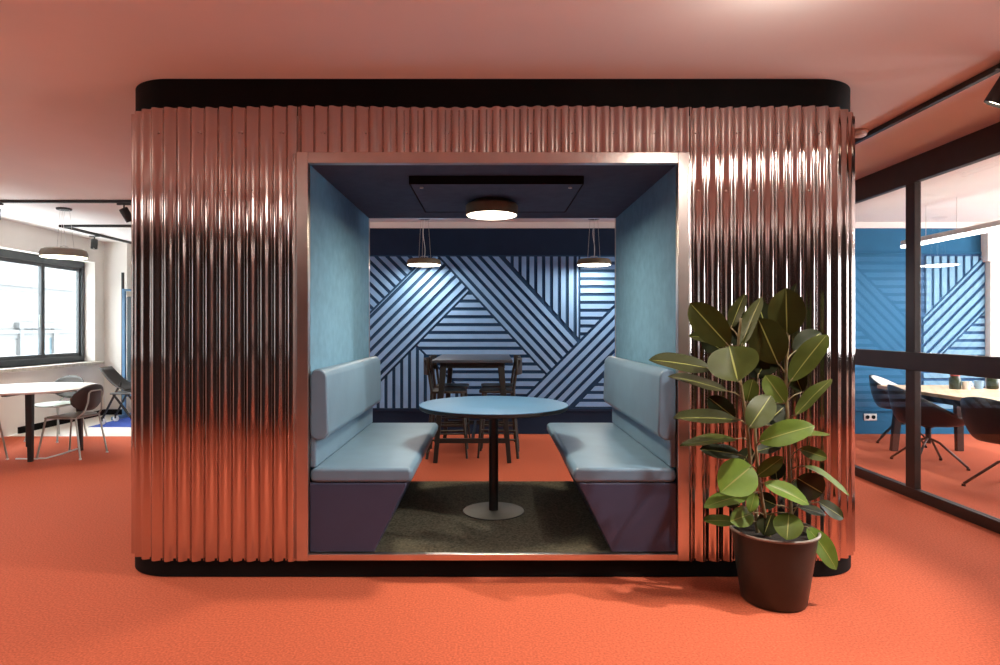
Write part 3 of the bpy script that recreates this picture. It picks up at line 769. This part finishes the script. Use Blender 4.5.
# pale liner on the far chair
mb = MB(); n = 48; rings = []
for t in (.0, .5, .9, 1.1, 1.4, 1.7, 1.97):
    ring = []
    for k in range(n):
        a = 2*PI*k/n; back = (1-math.cos(a))/2; rim = .03+.355*(back**1.15)
        if t <= 1: rr = .225*t; z = .447-.012*(1-t*t)
        else:
            q = t-1; rr = .228+.085*math.sin(q*PI/2)+.02*back*q-.005; z = .445+rim*q**1.5*.985
        ring.append(mb.bm.verts.new((rr*math.cos(a), rr*math.sin(a)*1.04, z)))
    rings.append(ring)
for A, B in zip(rings[1:], rings[2:]):
    for k in range(n): mb.bm.faces.new((A[k], A[(k+1) % n], B[(k+1) % n], B[k]))
mb.bm.faces.new(rings[1])
for v in rings[0]: mb.bm.verts.remove(v)
mb.build('seat_lining', 'shell_white', t2, smooth=True, solid=.006)
# things on the oak table
TZ = .7425
def jar(px, Y, label):
    e = thing('jar', label, 'jar', (pxX(px, Y), Y, TZ), 0, 'dark jars on the oak table')
    MB().lathe([(0,0),(.050,0),(.055,.012),(.055,.11),(.042,.130),(.042,.14),(0,.14)], n=24).build('jar_body', 'jar', e, smooth=40)
    MB().lathe([(.046,.1405),(.046,.162),(.040,.168),(0,.168)], n=24).build('lid', 'jar_red', e, smooth=40)
jar(955, 6.75, 'dark green jar with red lid standing left on the oak table')
jar(992.5, 6.75, 'dark green jar with red lid standing right on the oak table')
def cup(px, Y, m, label, w=.040, h=.075):
    e = thing('cup', label, 'cup', (pxX(px, Y), Y, TZ), 0, 'cups on the oak table')
    MB().lathe([(0,0),(w*.8,0),(w,h),(w*.92,h),(w*.74,.006),(0,.006)], n=24).build('cup_body', m, e, smooth=40)
    MB().tube([(w*.9,0,h*.8), (w*1.5,0,h*.75), (w*1.55,0,h*.4), (w*.85,0,h*.25)], .005, 6).build('handle', m, e, smooth=True)
cup(966.5, 6.70, 'cup_white', 'white cup beside the left green jar on the oak table', .045, .085)
cup(979, 6.75, 'cup_blue', 'pale blue cup between the white cup and right green jar', .045, .09)
# linear pendant
lp = thing('linear_pendant', 'long white glowing bar lamp hanging over the oak table', 'lamp', (4.98, 5.9, 2.37))
MB().box(-.04, .04, -1.5, 1.58, .03, .085).build('lamp_housing', 'white_pl', lp, bevel=.004)
MB().box(-.04, .04, -1.5, 1.58, 0, .029).build('diffuser', 'glow_cool', lp)
for y in (-1.2, -.03, .73, 1.2): MB().tube([(0, y, .085), (0, y, H-2.37-.001)], .003, 6).build('wire', 'wire', lp)
sk = thing('power_socket', 'white double power socket low on the blue glass room wall', 'socket', (pxX(870, WY), WY, P(0,417,WY).z))
MB().box(-.085, .085, -.012, 0, -.045, .045).build('face_plate', 'white_pl', sk, bevel=.004)
for sx in (-.04, .04): MB().lathe([(0,0),(.026,0),(.026,.004),(0,.004)], n=20).build('outlet', 'black', sk).matrix_basis = Matrix.Translation((sx, -.012, 0)) @ Matrix.Rotation(PI/2, 4, 'X')

# ------------------------------------------------------------------ rubber plant
PYD = 3.20; PX = 1.458
pl = thing('potted_plant', 'tall rubber plant with dark glossy leaves in a brown pot right of the opening', 'plant', (PX, PYD, 0))
inv = Matrix.Translation((-PX, -PYD, 0))
def pp(mb, nm, m, **k):
    o = mb.build(nm, m, pl, **k); o.matrix_parent_inverse = inv; return o
pp(MB().lathe([(0,.002),(.150,.002),(.158,.010),(.186,.20),(.207,.352),(.207,.358)], (PX,PYD,0), 64), 'pot', 'pot', smooth=40)
pp(MB().lathe([(.207,.358),(.216,.360),(.218,.368),(.213,.374),(.204,.370),(.198,.33)], (PX,PYD,0), 64), 'pot_rim', 'pot_rim', smooth=50)
mb = MB(); n = 32; rings = []
for r in (.0, .06, .12, .17, .198):
    rings.append([mb.bm.verts.new((PX+r*math.cos(2*PI*k/n), PYD+r*math.sin(2*PI*k/n), .338+.018*noise.noise((r*30*math.cos(2*PI*k/n), r*30*math.sin(2*PI*k/n), 1))-.02*r)) for k in range(n)])
for A, B in zip(rings[1:], rings[2:]):
    for k in range(n): mb.bm.faces.new((A[k], A[(k+1) % n], B[(k+1) % n], B[k]))
mb.bm.faces.new(rings[1])
for v in rings[0]: mb.bm.verts.remove(v)
pp(mb, 'soil', 'soil', smooth=True)
STEMS = [
 [(758,540,.02),(755,500,.02),(751,470,.0),(747,425,-.02),(741,385,-.03),(738,350,-.02),(741,318,-.02)],
 [(792,541,.04),(790,490,.04),(788,430,.03),(786,375,.02),(788,340,.02),(789,305,.02)],
 [(770,541,-.03),(762,500,-.04),(757,460,-.04),(755,425,-.03),(757,395,-.02)]]
def smooth_poly(p, n=6):
    out = []
    for i in range(len(p)-1):
        p0 = p[max(i-1,0)]; p1 = p[i]; p2 = p[i+1]; p3 = p[min(i+2,len(p)-1)]
        for k in range(n):
            t = k/n; out.append(.5*((2*p1)+(p2-p0)*t+(2*p0-5*p1+4*p2-p3)*t*t+(-p0+3*p1-3*p2+p3)*t**3))
    out.append(p[-1]); return out
stem_pts = []
for s_ in STEMS:
    pts = smooth_poly([P(x, y, PYD+d) for x, y, d in s_]); stem_pts.append(pts)
    pp(MB().tube(pts, .0105, 10, r1=.006), 'stem', 'stem', smooth=True)
# leaves: base px, tip px, apparent width px, base depth, tip depth, tone (0 dark .. 1 bright green), bend
LV = [
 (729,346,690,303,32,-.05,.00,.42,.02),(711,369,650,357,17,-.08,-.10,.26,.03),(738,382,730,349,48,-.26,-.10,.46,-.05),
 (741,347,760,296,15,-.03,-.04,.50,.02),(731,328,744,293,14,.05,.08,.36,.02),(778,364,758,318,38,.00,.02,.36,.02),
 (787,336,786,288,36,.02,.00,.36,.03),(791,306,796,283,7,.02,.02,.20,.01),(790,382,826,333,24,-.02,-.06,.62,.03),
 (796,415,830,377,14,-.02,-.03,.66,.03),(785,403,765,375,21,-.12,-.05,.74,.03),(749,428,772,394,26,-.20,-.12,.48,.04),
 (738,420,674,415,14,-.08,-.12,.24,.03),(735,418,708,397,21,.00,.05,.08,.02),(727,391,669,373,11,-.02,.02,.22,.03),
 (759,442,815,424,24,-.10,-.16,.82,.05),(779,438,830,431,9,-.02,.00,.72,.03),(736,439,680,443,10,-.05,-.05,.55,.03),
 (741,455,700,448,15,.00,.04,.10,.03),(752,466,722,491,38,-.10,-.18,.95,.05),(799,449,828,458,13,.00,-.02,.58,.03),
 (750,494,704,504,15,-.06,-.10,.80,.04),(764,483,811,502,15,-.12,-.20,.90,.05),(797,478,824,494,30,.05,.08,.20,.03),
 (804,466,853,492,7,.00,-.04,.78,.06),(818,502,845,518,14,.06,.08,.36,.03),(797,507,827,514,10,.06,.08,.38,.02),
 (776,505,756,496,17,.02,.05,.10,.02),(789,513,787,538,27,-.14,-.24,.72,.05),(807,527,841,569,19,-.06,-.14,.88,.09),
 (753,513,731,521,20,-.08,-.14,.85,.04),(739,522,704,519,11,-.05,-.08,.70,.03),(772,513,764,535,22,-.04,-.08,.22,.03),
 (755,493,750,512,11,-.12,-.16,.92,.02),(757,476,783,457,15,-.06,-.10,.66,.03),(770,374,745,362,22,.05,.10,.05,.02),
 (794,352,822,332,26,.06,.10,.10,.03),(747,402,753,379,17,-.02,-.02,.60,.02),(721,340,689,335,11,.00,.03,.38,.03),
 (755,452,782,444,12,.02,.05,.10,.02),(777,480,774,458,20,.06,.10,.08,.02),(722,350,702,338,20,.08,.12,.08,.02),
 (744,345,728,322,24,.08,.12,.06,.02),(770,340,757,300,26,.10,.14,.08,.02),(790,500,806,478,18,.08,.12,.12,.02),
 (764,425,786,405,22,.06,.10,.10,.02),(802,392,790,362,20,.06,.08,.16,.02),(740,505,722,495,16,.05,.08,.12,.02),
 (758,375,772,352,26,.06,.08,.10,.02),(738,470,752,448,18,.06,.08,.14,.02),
]
mb = MB(); uvl = mb.bm.loops.layers.uv.new('UVMap'); tone_l = mb.bm.verts.layers.float.new('tone')
pet = MB()
NU, NV = 16, 6
for i, (bx, by, tx, ty, w, db, dt, tone, bend) in enumerate(LV):
    B = P(bx, by, PYD+db); T = P(tx, ty, PYD+dt); ax = T-B; Ln = ax.length; a = ax.normalized()
    v = (Vector((0,0,CAMZ))-(B+T)/2).normalized()
    n0 = (v-a*v.dot(a)).normalized()
    wa = w*PYD/F; W = max(wa, .47*Ln); cosr = max(.12, min(1, wa/W)); ro = math.acos(cosr)
    cand = [Matrix.Rotation(sg*ro, 4, a) @ n0 for sg in (1, -1)]
    nn = max(cand, key=lambda q: q.z); side = a.cross(nn).normalized()
    rnd = random.Random(i); fold = rnd.uniform(.10, .26); tw = rnd.uniform(-.25, .25)
    grid = []
    for p in range(NU+1):
        t = p/NU; prof = ((1-abs(2*t**1.06-1)**2.1)**.66*(1-.35*max(0,(t-.86)/.14)**2) if 0 < t < 1 else 0)
        hw_ = W/2*prof*(1-.10*t) + (.0012 if p else .002)
        c = B+ax*t - nn*bend*Ln*(t*t*1.6-.6*t)*2
        nn2 = Matrix.Rotation(tw*(t-.5), 4, a) @ nn; sd2 = a.cross(nn2)
        row = []
        for q in range(NV+1):
            u = -1+2*q/NV
            ww = .006*math.sin(t*9+i)*abs(u)
            vt = mb.bm.verts.new(c+sd2*hw_*u+nn2*(fold*abs(u)*hw_+ww*.5)); vt[tone_l] = tone
            row.append((vt, (q/NV, t)))
        grid.append(row)
    for p in range(NU):
        for q in range(NV):
            cs = (grid[p][q], grid[p][q+1], grid[p+1][q+1], grid[p+1][q])
            f = mb.bm.faces.new([c_[0] for c_ in cs])
            for lp_, c_ in zip(f.loops, cs): lp_[uvl].uv = c_[1]
    # petiole to nearest stem, starting a little lower
    best = min((pt for sp_ in stem_pts for pt in sp_), key=lambda q: (q-(B-Vector((0,0,.045)))).length)
    mid = (best+B)/2+Vector((0,0,.008))
    pet.tube([best, mid, B, B+ax*.08], .0032, 6)
nleaf = len(mb.bm.faces)
tmp = bpy.data.meshes.new('tmp'); bmesh.ops.recalc_face_normals(pet.bm, faces=pet.bm.faces); pet.bm.to_mesh(tmp); pet.bm.free(); mb.bm.from_mesh(tmp); bpy.data.meshes.remove(tmp)
mb.bm.faces.ensure_lookup_table()
for f in mb.bm.faces[nleaf:]: f.material_index = 1
me = bpy.data.meshes.new('foliage'); mb.bm.normal_update(); mb.bm.to_mesh(me); mb.bm.free()
fo = bpy.data.objects.new('foliage', me); COL.objects.link(fo); me.materials.append(M['leaf']); me.materials.append(M['stem']); fo.parent = pl; fo.matrix_parent_inverse = inv
for p in me.polygons: p.use_smooth = True

# ------------------------------------------------------------------ lights
def spotL(loc, aim, watts, size, blend=.4, col=(1,.91,.81), r=.04):
    l = bpy.data.lights.new('spot_light', 'SPOT'); l.energy = watts; l.spot_size = math.radians(size); l.spot_blend = blend; l.color = col; l.shadow_soft_size = r
    o = bpy.data.objects.new('spot_light', l); COL.objects.link(o); o.location = loc
    o.rotation_euler = (Vector(aim)-Vector(loc)).to_track_quat('-Z', 'Y').to_euler(); return o
def areaL(loc, watts, sx, sy=None, col=(1,.86,.70), rot=(0,0,0), spread=180):
    l = bpy.data.lights.new('area_light', 'AREA'); l.energy = watts; l.color = col; l.size = sx
    if sy: l.shape = 'RECTANGLE'; l.size_y = sy
    else: l.shape = 'DISK'
    l.spread = math.radians(spread)
    o = bpy.data.objects.new('area_light', l); COL.objects.link(o); o.location = loc; o.rotation_euler = rot; return o
spotL((2.60, 2.62, 2.66), (.9, 3.5, .5), 380, 80, .5, r=.03)
spotL((1.19, 2.65, 2.70), (.3, 3.9, .3), 70, 80, .6, r=.03)
for x, y, w in ((-3.2, 1.6, 90), (-1.2, 1.9, 70), (1.0, 1.9, 45), (2.6, 1.2, 80), (-3.6, 4.4, 100), (2.75, 5.8, 80), (-.6,-.6,60)):
    spotL((x, y, 2.70), (x, y, 0), w, 110, .6, r=.05)
areaL((.005, 4.25, ZC-.165), 42, .33, col=(1,.84,.62))
areaL((pxX(424,PY), PY, pz-.01), 16, .40); areaL((pxX(594,PY), PY, pz-.01), 16, .40)
areaL((pxX(64,7.26), 7.26, 2.222), 16, .5)
areaL((4.98, 5.9, 2.365), 70, .07, 2.8, col=(.95,.98,1.0))
for x, y, z, e_ in ((1.19, 2.40, 2.56, 6), (-1.9, .9, 2.52, 3), (3.0, .6, 2.5, 3), (-3.8, 2.8, 2.4, 12)):  # first lamp is inferred; the others are added fill to brighten the ceiling
    l = bpy.data.lights.new('lamp_and_fill_light', 'POINT'); l.energy = e_; l.color = (1,.92,.82); l.shadow_soft_size = .09
    o = bpy.data.objects.new('lamp_and_fill_light', l); COL.objects.link(o); o.location = (x, y, z)
# daylight portals
def portal(loc, sx, sy, rot):
    o = areaL(loc, 1, sx, sy, (1,1,1), rot); o.data.cycles.is_portal = True
portal((-6.60, 8.08, 1.66), 1.6, 3.6, (0, -PI/2, 0)); portal((-6.60, 1.4, 1.66), 1.6, 2.4, (0, -PI/2, 0)); portal((8.18, 5.5, 1.65), 1.7, 3.8, (0, PI/2, 0)); portal((8.18, 1.25, 1.65), 1.7, 1.9, (0, PI/2, 0))
w = bpy.data.worlds.new('World'); sc.world = w; w.use_nodes = True
bg = w.node_tree.nodes['Background']; bg.inputs['Color'].default_value = (.93,.97,1,1); bg.inputs['Strength'].default_value = 19.0

# ------------------------------------------------------------------ camera
cam = bpy.data.cameras.new('camera'); co = bpy.data.objects.new('camera', cam); COL.objects.link(co)
co.location = (0,0,CAMZ); co.rotation_euler = (PI/2, 0, 0)
cam.sensor_width = 36; cam.lens = F*36/1000; cam.shift_x = (500-CX)/1000; cam.shift_y = (CY-332.5)/1000; cam.clip_start = .05
sc.camera = co
sc.view_settings.view_transform = 'Standard'; sc.view_settings.look = 'None'; sc.view_settings.gamma = 1; sc.view_settings.use_curve_mapping = False
sc.view_settings.exposure = -0.03
sc.cycles.max_bounces = 8; sc.cycles.diffuse_bounces = 5; sc.cycles.glossy_bounces = 5; sc.cycles.transparent_max_bounces = 12
sc.cycles.sample_clamp_indirect = 8; sc.cycles.caustics_reflective = False; sc.cycles.caustics_refractive = False
